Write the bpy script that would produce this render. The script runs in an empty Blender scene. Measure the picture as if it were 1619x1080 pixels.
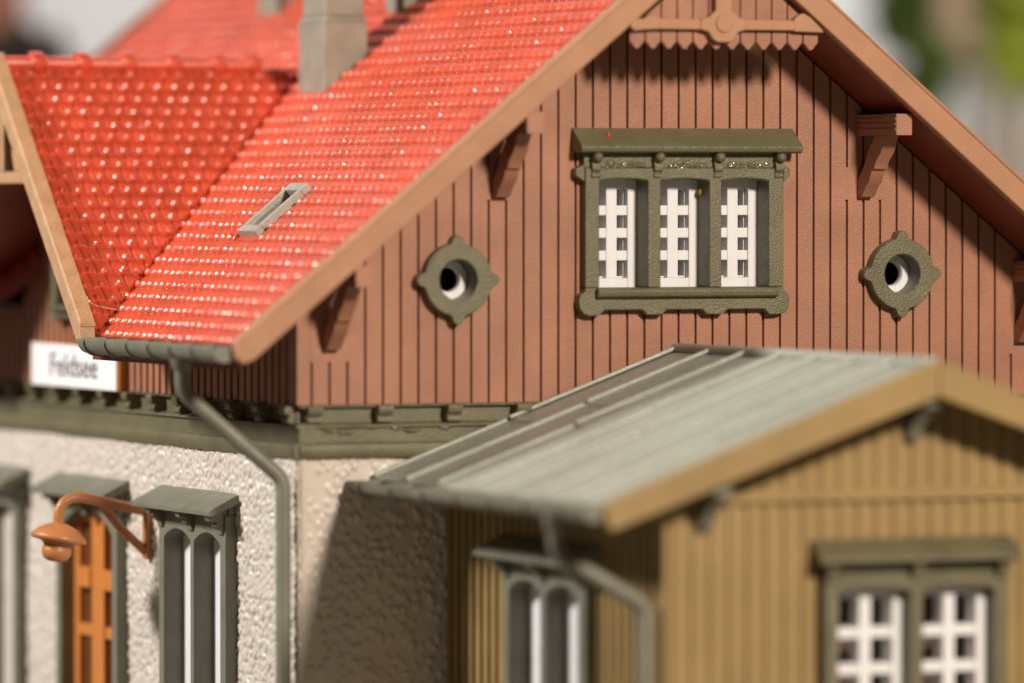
import bpy, bmesh, math, random
import numpy as np
from mathutils import Vector, Matrix
random.seed(7); rng = np.random.default_rng(7)
PI = math.pi
S = 0.005                      # authored in half-centimetres of the model; scaled to metres at the end
scene = bpy.context.scene
COL = scene.collection

# ------------------------------------------------------------------ materials
def mat(name, col, rough=.45, spec=.5, mottle=.06, mscale=3.0, grain=.5, gscale=38.0, gdist=.012, streak=None, sss=0, sparkle=.0, coat=0, dirt=None):
    m = bpy.data.materials.new(name); m.use_nodes = True
    nt = m.node_tree; N = nt.nodes; L = nt.links
    b = N['Principled BSDF']
    tc = N.new('ShaderNodeTexCoord'); mp = N.new('ShaderNodeMapping')
    mp.inputs['Scale'].default_value = (1/S,)*3
    L.new(tc.outputs['Object'], mp.inputs['Vector'])
    n1 = N.new('ShaderNodeTexNoise'); n1.inputs['Scale'].default_value = mscale; n1.inputs['Detail'].default_value = 5
    L.new(mp.outputs[0], n1.inputs['Vector'])
    r = N.new('ShaderNodeMapRange'); r.inputs[1].default_value = .3; r.inputs[2].default_value = .7
    r.inputs[3].default_value = 1-mottle; r.inputs[4].default_value = 1+mottle
    L.new(n1.outputs['Fac'], r.inputs[0])
    mx = N.new('ShaderNodeMix'); mx.data_type = 'RGBA'; mx.blend_type = 'MULTIPLY'; mx.inputs['Factor'].default_value = 1
    mx.inputs[6].default_value = (*col, 1); L.new(r.outputs[0], mx.inputs[7])
    out = mx.outputs[2]
    if dirt:
        n4 = N.new('ShaderNodeTexNoise'); n4.inputs['Scale'].default_value = dirt[1]; n4.inputs['Detail'].default_value = 8; n4.inputs['Roughness'].default_value = .7
        L.new(mp.outputs[0], n4.inputs['Vector'])
        r4 = N.new('ShaderNodeMapRange'); r4.inputs[1].default_value = dirt[2]; r4.inputs[2].default_value = dirt[2]+.12; r4.inputs[4].default_value = dirt[3]
        L.new(n4.outputs['Fac'], r4.inputs[0])
        m4 = N.new('ShaderNodeMix'); m4.data_type = 'RGBA'; L.new(r4.outputs[0], m4.inputs['Factor'])
        L.new(out, m4.inputs[6]); m4.inputs[7].default_value = (*dirt[0], 1); out = m4.outputs[2]
    L.new(out, b.inputs['Base Color'])
    # roughness varies with its own noise
    n3 = N.new('ShaderNodeTexNoise'); n3.inputs['Scale'].default_value = mscale*2.3; n3.inputs['Detail'].default_value = 4
    L.new(mp.outputs[0], n3.inputs['Vector'])
    r3 = N.new('ShaderNodeMapRange'); r3.inputs[1].default_value = .3; r3.inputs[2].default_value = .7
    r3.inputs[3].default_value = max(.05, rough-.08); r3.inputs[4].default_value = rough+.08
    L.new(n3.outputs['Fac'], r3.inputs[0]); L.new(r3.outputs[0], b.inputs['Roughness'])
    b.inputs['Specular IOR Level'].default_value = spec
    if coat: b.inputs['Coat Weight'].default_value = coat; b.inputs['Coat Roughness'].default_value = .25
    if sss:
        b.inputs['Subsurface Weight'].default_value = sss
        b.inputs['Subsurface Radius'].default_value = (1, .8, .7); b.inputs['Subsurface Scale'].default_value = .08*S
    if grain:
        n2 = N.new('ShaderNodeTexNoise'); n2.inputs['Scale'].default_value = gscale; n2.inputs['Detail'].default_value = 2
        if streak:
            mp2 = N.new('ShaderNodeMapping'); mp2.inputs['Scale'].default_value = tuple(k/S for k in streak)
            L.new(tc.outputs['Object'], mp2.inputs['Vector']); L.new(mp2.outputs[0], n2.inputs['Vector'])
        else: L.new(mp.outputs[0], n2.inputs['Vector'])
        bp = N.new('ShaderNodeBump'); bp.inputs['Strength'].default_value = grain; bp.inputs['Distance'].default_value = gdist*S
        L.new(n2.outputs['Fac'], bp.inputs['Height']); L.new(bp.outputs[0], b.inputs['Normal'])
    return m

M = {}
M['brown']  = mat('brown plastic boards', (.355, .158, .092), .44, .45, .13, 1.1, .9, 46, .014, dirt=((.60, .42, .30), 26, .66, .6))
M['olive']  = mat('olive green plastic', (.136, .122, .066), .40, .5, .16, 1.6, .9, 34, .018, dirt=((.38, .34, .24), 28, .66, .6))
M['oliveD'] = mat('grey green plastic', (.175, .174, .130), .42, .5, .12, 2, .7, 46, .011, dirt=((.46, .44, .36), 34, .68, .6))
M['tile']   = mat('red tile plastic', (.57, .076, .030), .29, .95, .15, 1.3, .6, 30, .003, dirt=((.72, .36, .24), 22, .66, .45))
M['tan']    = mat('tan bargeboard plastic', (.41, .205, .112), .5, .4, .08, 1.5, .7, 36, .013, dirt=((.60, .42, .30), 24, .67, .5))
M['tanD']   = mat('tan bargeboard dusty', (.45, .265, .14), .5, .4, .12, 4, .8, 24, .018, dirt=((.66, .5, .36), 12, .6, .6))
M['cream']  = mat('cream stippled plaster', (.62, .56, .49), .36, .55, .05, 2.5, .2, 40, .008, dirt=((.40, .32, .24), 5, .66, .3))
M['ochre']  = mat('ochre plastic boards', (.295, .198, .076), .5, .4, .09, 1.2, .6, 40, .012, dirt=((.40, .30, .16), 8, .60, .4))
M['zinc']   = mat('sheet roof grey green', (.355, .375, .315), .30, .8, .10, .7, .9, 40, .014, dirt=((.50, .52, .46), 16, .58, .5))
M['chim']   = mat('chimney grey green', (.265, .25, .195), .5, .4, .12, 2.5, .8, 34, .016, dirt=((.40, .38, .31), 12, .62, .5))
M['white']  = mat('white sash plastic', (.80, .79, .80), .3, .5, .02, 2, .2, 30, .008, sss=.35)
M['light']  = mat('skylight grey plastic', (.34, .33, .28), .45, .5, .1, 6, .8, 30, .02)
M['sky_in'] = mat('skylight inner floor', (.15, .12, .09), .5, .4, .4, 24, 1, 30, .03)
M['lamp']   = mat('orange brown lamp plastic', (.44, .168, .055), .36, .5, .06, 3, .5, 26, .012)
M['door']   = mat('orange door plastic', (.56, .20, .045), .4, .5, .05, 3, .5, 26, .012)
M['dark']   = mat('dark interior', (.10, .06, .042), .7, .2, .1, 2, 0)  # dark colour stands in for unlit interiors
M['sign']   = mat('white sign card', (.86, .85, .85), .45, .4, .02, 2, .2, 20, .008)
M['ink']    = mat('black sign lettering', (.02, .02, .022), .5, .4, .02, 2, 0)
M['under']  = mat('red underside', (.20, .032, .018), .45, .4, .08, 2, .5, 40, .01)  # tile red darkened, putting the overhang shade into the colour
M['panel']  = mat('dark stained door panel', (.13, .042, .014), .35, .5, .1, 3, .4, 30, .01)
M['fleckR'] = mat('red fleck', (.42, .03, .012), .35, .5, .1, 20, 0)
M['fleckY'] = mat('yellow green fleck', (.33, .25, .02), .35, .5, .1, 20, 0)
M['fibre']  = mat('pale fibre', (.75, .62, .5), .5, .4, .1, 8, 0)
M['glue']   = mat('dried clear glue', (.32, .28, .2), .12, .6, .3, 6, 1.0, 9, .06)
M['glueD']  = mat('dried glue on green', (.13, .125, .075), .1, .7, .2, 6, 1.0, 11, .05)
M['ground'] = mat('ground', (.14, .12, .09), .8, .3, .3, .6, .6, 5, .05)
M['backwall'] = mat('pale backdrop', (.72, .69, .64), .8, .2, .05, .05, 0)
M['brick']  = mat('red brown brick', (.26, .095, .06), .6, .3, .1, 1.5, .4, 6, .05)
M['slate']  = mat('dark brown roof', (.07, .045, .04), .6, .3, .1, 1.5, .4, 6, .05)
M['pale']   = mat('pale house wall', (.66, .60, .53), .6, .3, .08, .5, .3, 8, .03)
M['terra']  = mat('terracotta roof', (.40, .25, .14), .6, .3, .1, .8, .3, 8, .03)
M['leafA']  = mat('dark green foliage', (.085, .125, .022), .7, .3, .35, 2, 0)
M['leafB']  = mat('yellow green foliage', (.34, .40, .045), .7, .3, .3, 2, 0)
M['hedge']  = mat('dark brown hedge', (.055, .040, .030), .7, .3, .35, 2, 0)
M['bark']   = mat('grey bark', (.14, .10, .08), .8, .2, .2, 3, 0)

# ------------------------------------------------------------------ mesh builder
def FRONT(y=0, x=0, z=0):       # local (u right, v up, w out) on a wall facing -y
    return Matrix(((1, 0, 0, x), (0, 0, -1, y), (0, 1, 0, z), (0, 0, 0, 1)))
def LEFT(x, y=0, z=0):          # on a wall facing -x ; u runs towards -y
    return Matrix(((0, 0, -1, x), (-1, 0, 0, y), (0, 1, 0, z), (0, 0, 0, 1)))
class MB:
    def __init__(s, T=None): s.v = []; s.f = []; s.T = T or Matrix.Identity(4)
    def add(s, vs, fs, T=None):
        o = len(s.v); T = s.T if T is None else T
        s.v += [tuple(T @ Vector(p)) for p in vs]
        s.f += [tuple(i+o for i in f) for f in fs]
        return s
    def box(s, u0, u1, v0, v1, w0, w1):
        return s.add([(u0,v0,w0),(u1,v0,w0),(u1,v1,w0),(u0,v1,w0),(u0,v0,w1),(u1,v0,w1),(u1,v1,w1),(u0,v1,w1)],
                     [(3,2,1,0),(4,5,6,7),(0,1,5,4),(1,2,6,5),(2,3,7,6),(3,0,4,7)])
    def hexa(s, lo, hi):        # two quads (lists of 4 points, same winding)
        return s.add(list(lo)+list(hi), [(3,2,1,0),(4,5,6,7),(0,1,5,4),(1,2,6,5),(2,3,7,6),(3,0,4,7)])
    def prism(s, poly, w0, w1, axis='w'):
        n = len(poly)
        if axis == 'w': mk = lambda p, w: (p[0], p[1], w)
        elif axis == 'u': mk = lambda p, w: (w, p[1], p[0])    # poly in (w,v), extruded along u
        else: mk = lambda p, w: (p[0], w, p[1])                # poly in (u,w), extruded along v
        vs = [mk(p, w0) for p in poly] + [mk(p, w1) for p in poly]
        fs = [tuple(range(n-1, -1, -1)), tuple(range(n, 2*n))] + [(i, (i+1) % n, n+(i+1) % n, n+i) for i in range(n)]
        return s.add(vs, fs)
    def tube(s, pts, r, seg=14, caps=True):
        pts = [Vector(p) for p in pts]; rs = r if hasattr(r, '__len__') else [r]*len(pts)
        vs = []; fs = []; up = None
        for i, p in enumerate(pts):
            d = (pts[min(i+1, len(pts)-1)] - pts[max(i-1, 0)]).normalized()
            if up is None: up = d.orthogonal().normalized()
            up = (up - d*up.dot(d)).normalized(); sd = d.cross(up)
            for k in range(seg):
                a = 2*PI*k/seg
                vs.append(tuple(p + rs[i]*(math.cos(a)*up + math.sin(a)*sd)))
        for i in range(len(pts)-1):
            for k in range(seg):
                a = i*seg+k; b = i*seg+(k+1) % seg
                fs.append((a, b, b+seg, a+seg))
        if caps:
            fs.append(tuple(range(seg-1, -1, -1))); fs.append(tuple(range((len(pts)-1)*seg, len(pts)*seg)))
        return s.add(vs, fs)
    def lathe(s, prof, c, seg=32, tilt=None):
        R = tilt or Matrix.Identity(3); c = Vector(c); vs = []; fs = []
        for r, h in prof:
            for k in range(seg):
                a = 2*PI*k/seg
                vs.append(tuple(c + R @ Vector((r*math.cos(a), r*math.sin(a), h))))
        for i in range(len(prof)-1):
            for k in range(seg):
                a = i*seg+k; b = i*seg+(k+1) % seg
                fs.append((a, b, b+seg, a+seg))
        fs.append(tuple(range(seg-1, -1, -1))); fs.append(tuple(range((len(prof)-1)*seg, len(prof)*seg)))
        return s.add(vs, fs)
    def ball(s, c, r, seg=12, rings=7, sc=(1,1,1)):
        prof = [(max(1e-4, math.sin(PI*i/rings)), -math.cos(PI*i/rings)) for i in range(rings+1)]
        vs = []; fs = []
        for a_, h in prof:
            for k in range(seg):
                a = 2*PI*k/seg
                vs.append((c[0]+r*sc[0]*a_*math.cos(a), c[1]+r*sc[1]*a_*math.sin(a), c[2]+r*sc[2]*h))
        for i in range(rings):
            for k in range(seg):
                a = i*seg+k; b = i*seg+(k+1) % seg
                fs.append((a, b, b+seg, a+seg))
        return s.add(vs, fs)
    def build(s, name, m, parent=None, bevel=.012, smooth=True, angle=35, seg=2):
        me = bpy.data.meshes.new(name); me.from_pydata(s.v, [], s.f); me.update()
        bm = bmesh.new(); bm.from_mesh(me); bmesh.ops.recalc_face_normals(bm, faces=bm.faces); bm.to_mesh(me); bm.free()
        return link(name, me, m, parent, bevel, smooth, angle, seg)
def root_of(o):
    while o.parent: o = o.parent
    return o
def link(name, me, m, parent=None, bevel=0, smooth=True, angle=35, seg=2):
    o = bpy.data.objects.new(name, me); COL.objects.link(o)
    me.materials.append(m)
    if parent is not None:
        o.parent = parent; off = root_of(parent).location
        me.transform(Matrix.Translation(-off))
    if smooth:
        me.polygons.foreach_set('use_smooth', [True]*len(me.polygons)); me.set_sharp_from_angle(angle=math.radians(angle))
    if bevel:
        b = o.modifiers.new('bevel', 'BEVEL'); b.width = bevel; b.segments = seg; b.limit_method = 'ANGLE'; b.angle_limit = math.radians(40)
        b.harden_normals = True
    return o
def empty(name, loc, label, cat, group=None):
    o = bpy.data.objects.new(name, None); COL.objects.link(o); o.location = loc; o.empty_display_size = .2
    o['label'] = label; o['category'] = cat
    if group: o['group'] = group
    return o
def tag(o, label=None, cat=None, group=None, kind=None):
    if label: o['label'] = label
    if cat: o['category'] = cat
    if group: o['group'] = group
    if kind: o['kind'] = kind
    return o
def grid_mesh(name, P, keep=None):      # P: (a,b,3) array -> mesh of quads
    a, b, _ = P.shape
    idx = np.arange(a*b).reshape(a, b)
    q = np.stack([idx[:-1,:-1], idx[1:,:-1], idx[1:,1:], idx[:-1,1:]], -1).reshape(-1, 4)
    if keep is not None: q = q[keep.reshape(-1)]
    me = bpy.data.meshes.new(name)
    me.vertices.add(a*b); me.vertices.foreach_set('co', P.reshape(-1).astype(np.float32))
    me.loops.add(q.size); me.loops.foreach_set('vertex_index', q.reshape(-1).astype(np.int32))
    me.polygons.add(len(q)); me.polygons.foreach_set('loop_start', np.arange(0, q.size, 4, dtype=np.int32))
    me.update(calc_edges=True); me.validate()
    return me

# ================================================================== MAIN BUILDING
XL, XR, GZ = -6.57, 6.57, -11.5
YB = 19.7
MS = .82                                   # pitch of the main roof
ZS = 3.92                                  # soffit height at the ridge line
ZT = 4.30                                  # tile bed height at the ridge line
YD, ZD, MD = 9.2, 2.10, 1.0                # dormer ridge
B = empty('station_building', (0, 9.8, GZ), 'red tiled model station building with brown boarded gable above cream stippled walls', 'building')

def boards(mb, u0, u1, zb, ztop, pitch, phase, gap, holes=(), depth=.3, groove=.07, breaks=(), pads=()):
    """vertical boards with sunk joints, cut round rectangular holes (u0,u1,z0,z1)"""
    us = []; k = math.floor((u0-phase)/pitch)
    while phase+k*pitch < u1+pitch:
        g = phase+k*pitch
        us.append((g-gap/2, g+gap/2, -groove)); us.append((g+gap/2, g+pitch-gap/2, 0.0)); k += 1
    cuts = sorted(set([h[0] for h in holes]+[h[1] for h in holes]+[p[0] for p in pads]+[p[1] for p in pads]+list(breaks)))
    for a, b, w in us:
        a, b = max(a, u0), min(b, u1)
        if b-a < 1e-4: continue
        xs = [a]+[c for c in cuts if a+1e-4 < c < b-1e-4]+[b]
        for p, q in zip(xs, xs[1:]):
            mid = (p+q)/2
            ivs = [(zb, None)]
            for h in holes:
                if h[0] < mid < h[1]:
                    n = []
                    for lo, hi in ivs:
                        H = ztop(mid) if hi is None else hi
                        if h[2] > lo: n.append((lo, min(h[2], H) if (hi is not None or h[2] < H) else None))
                        if h[3] < H: n.append((max(lo, h[3]), hi))
                    ivs = n
            if w < 0:
                n = []
                for lo, hi in ivs:
                    segs = [(lo, hi, w)]
                    for pd in pads:
                        if pd[0] < mid < pd[1]:
                            m2 = []
                            for l2, h2, w2 in segs:
                                H = ztop(mid) if h2 is None else h2
                                if w2 == 0 or pd[3] <= l2 or pd[2] >= H: m2.append((l2, h2, w2)); continue
                                if pd[2] > l2: m2.append((l2, pd[2], w2))
                                m2.append((max(l2, pd[2]), min(pd[3], H), -.0015))
                                if pd[3] < H: m2.append((pd[3], h2, w2))
                            segs = m2
                    n += segs
            else: n = [(lo, hi, w) for lo, hi in ivs]
            for lo, hi, ww in n:
                t0 = ztop(p) if hi is None else hi; t1 = ztop(q) if hi is None else hi
                if max(t0, t1)-lo < 1e-3: continue
                t0 = max(t0, lo+1e-3); t1 = max(t1, lo+1e-3)
                mb.prism([(p, lo), (q, lo), (q, t1), (p, t0)], -depth, ww)

# ---- brown boarded gable and upper side walls
BZ = -3.32
GWX = -.065
gable_top = lambda u: ZS-.03-MS*abs(u)
mb = MB(FRONT(0))
brk = [(s*c-.33, s*c+.33, z0, z1) for s in (-1, 1) for c, z0, z1 in ((3.18, -.16, .36), (6.02, -2.66, -.9))]
boards(mb, XL, XR, BZ, gable_top, .297, -5.44, .048,
       holes=[(-1.68, 1.52, -1.62, .34), (-4.29, -3.61, -1.74, -1.06), (3.44, 4.12, -1.69, -1.01)], breaks=(0,), pads=brk)
mb.build('boarded_gable_wall', M['brown'], B, bevel=.011)
mb = MB(LEFT(XL))
def side_top(u):
    y = -u
    return max(-2.05, ZD-.35-MD*abs(y-YD)) if y > .01 else -2.05
boards(mb, -YB, -.31, BZ, side_top, .297, -.45, .11,
       holes=[(-YD-1.6, -YD+1.48, -1.98, -.82)], breaks=(-YD,), groove=.1)
mb.build('boarded_side_wall', M['brown'], B, bevel=.014)
mb = MB()
mb.box(XR-.3, XR, .31, YB-.31, BZ, -1.6); mb.box(XL, XR, YB-.3, YB, BZ, -1.6)
mb.build('boarded_back_wall', M['brown'], B)

# ---- stippled plaster walls (real bumps)
def stipple(name, T, u0, u1, v0, v1, step, holes, sp, rad, hgt, sparse=1.0, th=.3):
    nu = int(round((u1-u0)/step))+1; nv = int(round((v1-v0)/step))+1
    U, V = np.meshgrid(np.linspace(u0, u1, nu), np.linspace(v0, v1, nv), indexing='ij')
    W = np.zeros_like(U)
    pu, pv = [], []
    row = 0; v = v0-sp
    while v < v1+sp:
        u = u0-sp+(row % 2)*sp/2
        while u < u1+sp:
            if random.random() < sparse: pu.append(u+random.uniform(-.36, .36)*sp); pv.append(v+random.uniform(-.36, .36)*sp)
            u += sp
        v += sp*.86; row += 1
    su = (u1-u0)/(nu-1); sv = (v1-v0)/(nv-1)
    for a, b in zip(pu, pv):
        r = rad*random.uniform(.75, 1.25); h = hgt*random.uniform(.6, 1.2)
        i0, i1 = int((a-r-u0)/su), int((a+r-u0)/su)+2; j0, j1 = int((b-r-v0)/sv), int((b+r-v0)/sv)+2
        i0, j0 = max(i0, 0), max(j0, 0); i1, j1 = min(i1, nu), min(j1, nv)
        if i1 <= i0 or j1 <= j0: continue
        d2 = ((U[i0:i1, j0:j1]-a)**2+((V[i0:i1, j0:j1]-b)*.85)**2)/r**2
        W[i0:i1, j0:j1] = np.maximum(W[i0:i1, j0:j1], h*np.sqrt(np.clip(1-d2, 0, 1)))
    W += .012*np.sin(U*2.1+V*1.3)
    P = np.stack([U, V, W], -1)
    cu = (U[:-1,:-1]+U[1:,1:])/2; cv = (V[:-1,:-1]+V[1:,1:])/2
    keep = np.ones(cu.shape, bool)
    for h in holes: keep &= ~((cu > h[0]) & (cu < h[1]) & (cv > h[2]) & (cv < h[3]))
    A = np.array(T.to_3x3()); t = np.array(T.translation)
    P = P @ A.T + t
    return grid_mesh(name, P, keep)
WZ = -4.14                                  # top of the plaster
C1, C2, C3 = 4.15, 9.2, 14.25               # window, door, window centres along the side
sideh = [(-c-1.42, -c+1.42, -8.9, -4.95) for c in (C1, C3)]+[(-C2-1.42, -C2+1.42, -11.4, -4.95)]
me = stipple('plaster_side_wall', LEFT(XL+.05), -13.4, -.03, -9.2, WZ, .026, sideh, .100, .057, .055)
link('plaster_side_wall', me, M['cream'], B, 0, True, 75)
me = stipple('plaster_front_wall', FRONT(.05), XL+.03, -3.9, -9.2, WZ, .026, [], .15, .052, .038, .7)
link('plaster_front_wall', me, M['cream'], B, 0, True, 75)
mb = MB()                                   # the rest of the lower storey, quoin edge and footing
mb.box(-3.9, XR, .05, .35, -9.2, WZ); mb.box(XL+.05, XR, .05, .35, GZ, -9.2)
mb.box(XR-.3, XR, .36, YB, GZ, WZ); mb.box(XL+.05, XR-.31, YB-.35, YB, GZ, WZ)
mb.box(XL+.05, XL+.35, 13.4, YB-.36, -9.2, WZ)
for a, b in ((.36, C2-1.42), (C2+1.42, YB-.36)): mb.box(XL+.05, XL+.35, a, b, GZ, -9.2)
mb.build('plaster_plinth', M['cream'], B)
mb = MB(); mb.prism([(XL+.04, .06), (XL+.10, .0), (XL+.20, .04), (XL+.2, .3), (XL+.04, .3)], -9.2, WZ, 'v')
mb.v = [(x, z, y) for x, y, z in mb.v]      # (u,v,w)->(x,y,z)
mb.build('plaster_corner', M['cream'], B, bevel=.02)
# added solid block, coloured dark to stand in for the unlit rooms
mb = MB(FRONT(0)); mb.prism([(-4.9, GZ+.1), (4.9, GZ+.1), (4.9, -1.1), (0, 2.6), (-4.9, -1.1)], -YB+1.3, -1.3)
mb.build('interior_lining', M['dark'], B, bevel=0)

# ---- green cornice with corbels
def cornice(T, u0, u1):
    m = MB(T)
    prof = [(-.3, -3.325), (-.02, -3.325), (-.02, -3.36), (-.12, -3.38), (-.12, -3.60), (.02, -3.63), (.04, -3.67), (-.02, -3.69), (-.02, -3.90), (.05, -3.925), (.07, -3.96), (.07, -4.09), (.03, -4.15), (-.3, -4.15)]
    m.prism(prof, u0, u1, 'u'); return m
c1 = cornice(FRONT(0), XL+.02, XR)
c1.box(XL-.0-XL-.0, .01, -4.1, -4.09, -.1, -.09)
cn = cornice(FRONT(0), XL+.031, XR).build('cornice', M['olive'], B, bevel=.012)
cs = cornice(LEFT(XL), -YB, .03).build('cornice', M['olive'], B, bevel=.012)
def corbel(T, u, par):
    m = MB(T)
    m.prism([(-.13, -3.34), (.13, -3.34), (.15, -3.38), (.13, -3.46), (.05, -3.49), (.09, -3.52), (.1, -3.58), (.06, -3.61), (-.13, -3.615)], u-.125, u+.125, 'u')
    return m.build('corbel', M['olive'], par, bevel=.014)
for k in range(11): corbel(FRONT(0), -6.31+1.17*k, cn)
for k in range(16): corbel(LEFT(XL), -(.28+1.195*k), cs)
# dried glue on the front cornice
m = MB(FRONT(0))
for u, v in ((-6.0, -3.72), (-5.75, -3.75), (-4.9, -3.70), (-4.65, -3.73), (-5.3, -3.68), (-6.45, -3.8), (-6.38, -3.9), (-4.1, -3.70)):
    m.ball((u, v, -.005), random.uniform(.06, .1), 10, 6, (1.6, .5, .35))
m.build('glue_smear', M['glueD'], cn, 0)

# ---- triple gable window, built in local wall coordinates
def sash(T, u0, u1, z0, z1, par, rows=4, front=-.25, deep=.34, st=.17, half=.092):
    m = MB(T)
    a, b = u0-.02, u1+.02
    m.box(a, a+st, z0, z1, front-.14, front); m.box(b-st, b, z0, z1, front-.14, front)
    m.box(a+st, b-st, z1-.15, z1, front-.14, front-.004); m.box(a+st, b-st, z0, z0+.15, front-.14, front-.004)
    c = (a+b)/2; zi0, zi1 = z0+.15, z1-.15
    m.box(c-half, c+half, zi0, zi1, front-deep, front-.02)
    h = (zi1-zi0)/rows
    for k in range(1, rows):
        z = zi0+k*h
        for p, q in ((a+st, c-half), (c+half, b-st)): m.box(p, q, z-.078, z+.078, front-deep, front-.03)
    m.box(a+st, a+st+.02, zi0, zi1, front-deep-.02, front-.141); m.box(b-st-.02, b-st, zi0, zi1, front-deep-.02, front-.141)
    for p, q in ((a+st+.02, c-half), (c+half, b-st-.02)):
        m.box(p, q, zi1-.03, zi1, front-deep, front-.141); m.box(p, q, zi0, zi0+.03, front-deep, front-.141)
    return m.build('sash', M['white'], par, bevel=.032, seg=3)
def casing(m, stl, zb, zc, rise, ztop, w0, w1):
    """stiles and arched head in one piece; stl lists the stiles (u0,u1)"""
    pts = []
    for k, (a, b) in enumerate(stl):
        pts += [(a, zb), (b, zb)]
        if k < len(stl)-1:
            c = stl[k+1][0]
            pts += [(b+(c-b)*t/12, zc-rise+rise*math.sin(PI*t/12)**.8) for t in range(13)]
    pts += [(stl[-1][1], ztop), (stl[0][0], ztop)]
    m.prism(pts, w0, w1)
def triple_window(T, par, name='gable_window', glossy=True):
    f = MB(T)
    stl = [(-1.79, -1.55), (-.71, -.49), (.36, .57), (1.40, 1.66)]
    ops = [(-1.55, -.71), (-.49, .36), (.57, 1.40)]
    casing(f, stl, -1.539, .18, .035, .34, -.34, .199)
    f.box(-1.80, 1.67, .34, .60, .0, .16)                       # frieze behind the corbels
    f.prism([(-1.79, .12), (-1.95, .22), (-1.95, .33), (-1.80, .40)], 0, .19)
    f.prism([(1.66, .12), (1.67, .40), (1.78, .33), (1.78, .22)], 0, .19)
    ap = [(-1.79, -1.54), (-1.80, -1.60), (-1.88, -1.66), (-1.90, -1.76), (-1.88, -1.87), (-1.82, -1.95), (-1.72, -1.98), (-1.55, -1.98), (-1.46, -1.89),
          (-.80, -1.89), (-.72, -1.97), (-.46, -1.97), (-.38, -1.89), (.24, -1.89), (.32, -1.97), (.60, -1.97), (.68, -1.89), (1.33, -1.89), (1.41, -1.98), (1.58, -1.98),
          (1.69, -1.95), (1.75, -1.87), (1.77, -1.76), (1.75, -1.66), (1.68, -1.60), (1.66, -1.54)]
    f.prism(ap, -.05, .198)
    f.box(-1.55, 1.40, -1.62, -1.54, -.34, -.05)
    fr = f.build(name, M['olive'], par, bevel=.02, seg=3)
    s = MB(T); s.prism([(.15, -1.545), (.30, -1.55), (.33, -1.60), (.31, -1.67), (.26, -1.70), (.15, -1.70)], -1.62, 1.53, 'u')
    s.build('sill', M['olive'], fr, bevel=.015)
    h = MB(T); h.prism([(-.05, .97), (.03, .97), (.40, .70), (.42, .66), (.40, .60), (.34, .575), (-.05, .60)], -1.95, 1.90, 'u')
    h.build('hood', M['olive'], fr, bevel=.014)
    for u in (-1.62, -.55, .50, 1.57):
        c = MB(T)
        c.prism([(.15, .57), (.30, .57), (.30, .46), (.24, .43), (.27, .37), (.26, .30), (.21, .27), (.235, .24), (.23, .19), (.15, .17)], u-.075, u+.075, 'u')
        c.ball((u, .515, .295), .085, 14, 9)
        c.build('corbel', M['olive'], fr, bevel=.02, seg=3)
    if glossy:
        g = MB(T)
        for a, b in ((-1.45, -.72), (-.35, .3), (.72, 1.4)):
            for k in range(9):
                u = a+(b-a)*(k+.5)/9+random.uniform(-.03, .03)
                g.ball((u, .36+random.uniform(-.02, .07), .16), random.uniform(.035, .075), 10, 6, (1.3, .8, .5))
        g.build('glue_smear', M['glueD'], fr, 0)
    for a, b in ops: sash(T, a, b, -1.545, .18, fr)
    return fr
triple_window(FRONT(0), B)
triple_window(LEFT(XL, YD+GWX, -1.0) @ Matrix.Diagonal((.98, .62, 1, 1)), B, 'dormer_window', False)

# ---- round windows
def round_window(u, z, T=None):
    T = FRONT(0, u, z); n = 128; m = MB(T)
    def R(t):
        d = min(abs(t-k*PI/2) for k in range(5))
        if d < .13: return .695-.035*(d/.13)**2
        if d < .225: return .66-.09*math.sin(PI/2*(d-.13)/.095)
        return .57
    rings = [[(R(2*PI*k/n), -.02) for k in range(n)], [(R(2*PI*k/n), .19) for k in range(n)], [(R(2*PI*k/n)-.012, .205) for k in range(n)],
             [(.335, .205)]*n, [(.32, .195)]*n, [(.315, -.36)]*n, [(.36, -.36)]*n, [(.36, -.02)]*n]
    vs = []; fs = []
    for rg in rings:
        for k, (r, w) in enumerate(rg):
            a = 2*PI*k/n; vs.append((r*math.cos(a), r*math.sin(a), w))
    q = len(rings)
    for i in range(q):
        for k in range(n):
            a = i*n+k; b = i*n+(k+1) % n; j = ((i+1) % q)*n
            fs.append((a, b, j+(k+1) % n, j+k))
    m.add(vs, fs)
    fr = m.build('round_window', M['olive'], B, 0, True, 30)
    s = MB(T); rp = [(.313, -.2), (.313, -.36), (.20, -.36), (.185, -.33), (.185, -.24), (.20, -.2)]
    vs = []; fs = []
    for r, w in rp:
        for k in range(48):
            a = 2*PI*k/48; vs.append((r*math.cos(a), r*math.sin(a), w))
    for i in range(6):
        for k in range(48):
            fs.append((i*48+k, i*48+(k+1) % 48, ((i+1) % 6)*48+(k+1) % 48, ((i+1) % 6)*48+k))
    s.add(vs, fs); s.build('sash', M['white'], fr, 0, True, 40)
    return fr
round_window(-3.95, -1.40); round_window(3.78, -1.35)

# ---- purlin brackets under the front overhang
def bracket(sx, cx, z0):
    m = MB(FRONT(0, sx*cx, z0))
    b_ = m
    # purlin with ribbed flank
    b_.prism([(-.14, .83), (.14, .83), (.14, 1.17+(-sx)*.0), (-.14, 1.17)], 0, 1.42)
    for z in (.90, .985, 1.07): b_.box(-.152, -.13, z, z+.045, .02, 1.40)
    # carved strut
    b_.prism([(0, -.12), (.07, -.16), (.16, -.14), (.30, .02), (.42, .10), (.52, .28), (.60, .30), (.66, .42), (.84, .56), (1.0, .83), (.62, .83), (.42, .62), (.18, .28), (0, .12)], -.12, .12, 'u')
    return m
for sx in (-1, 1):
    for cx, z0 in ((3.18, .03), (6.02, -2.32)):
        bracket(sx, cx, z0).build('roof_bracket', M['brown'], B, bevel=.02)

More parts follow.
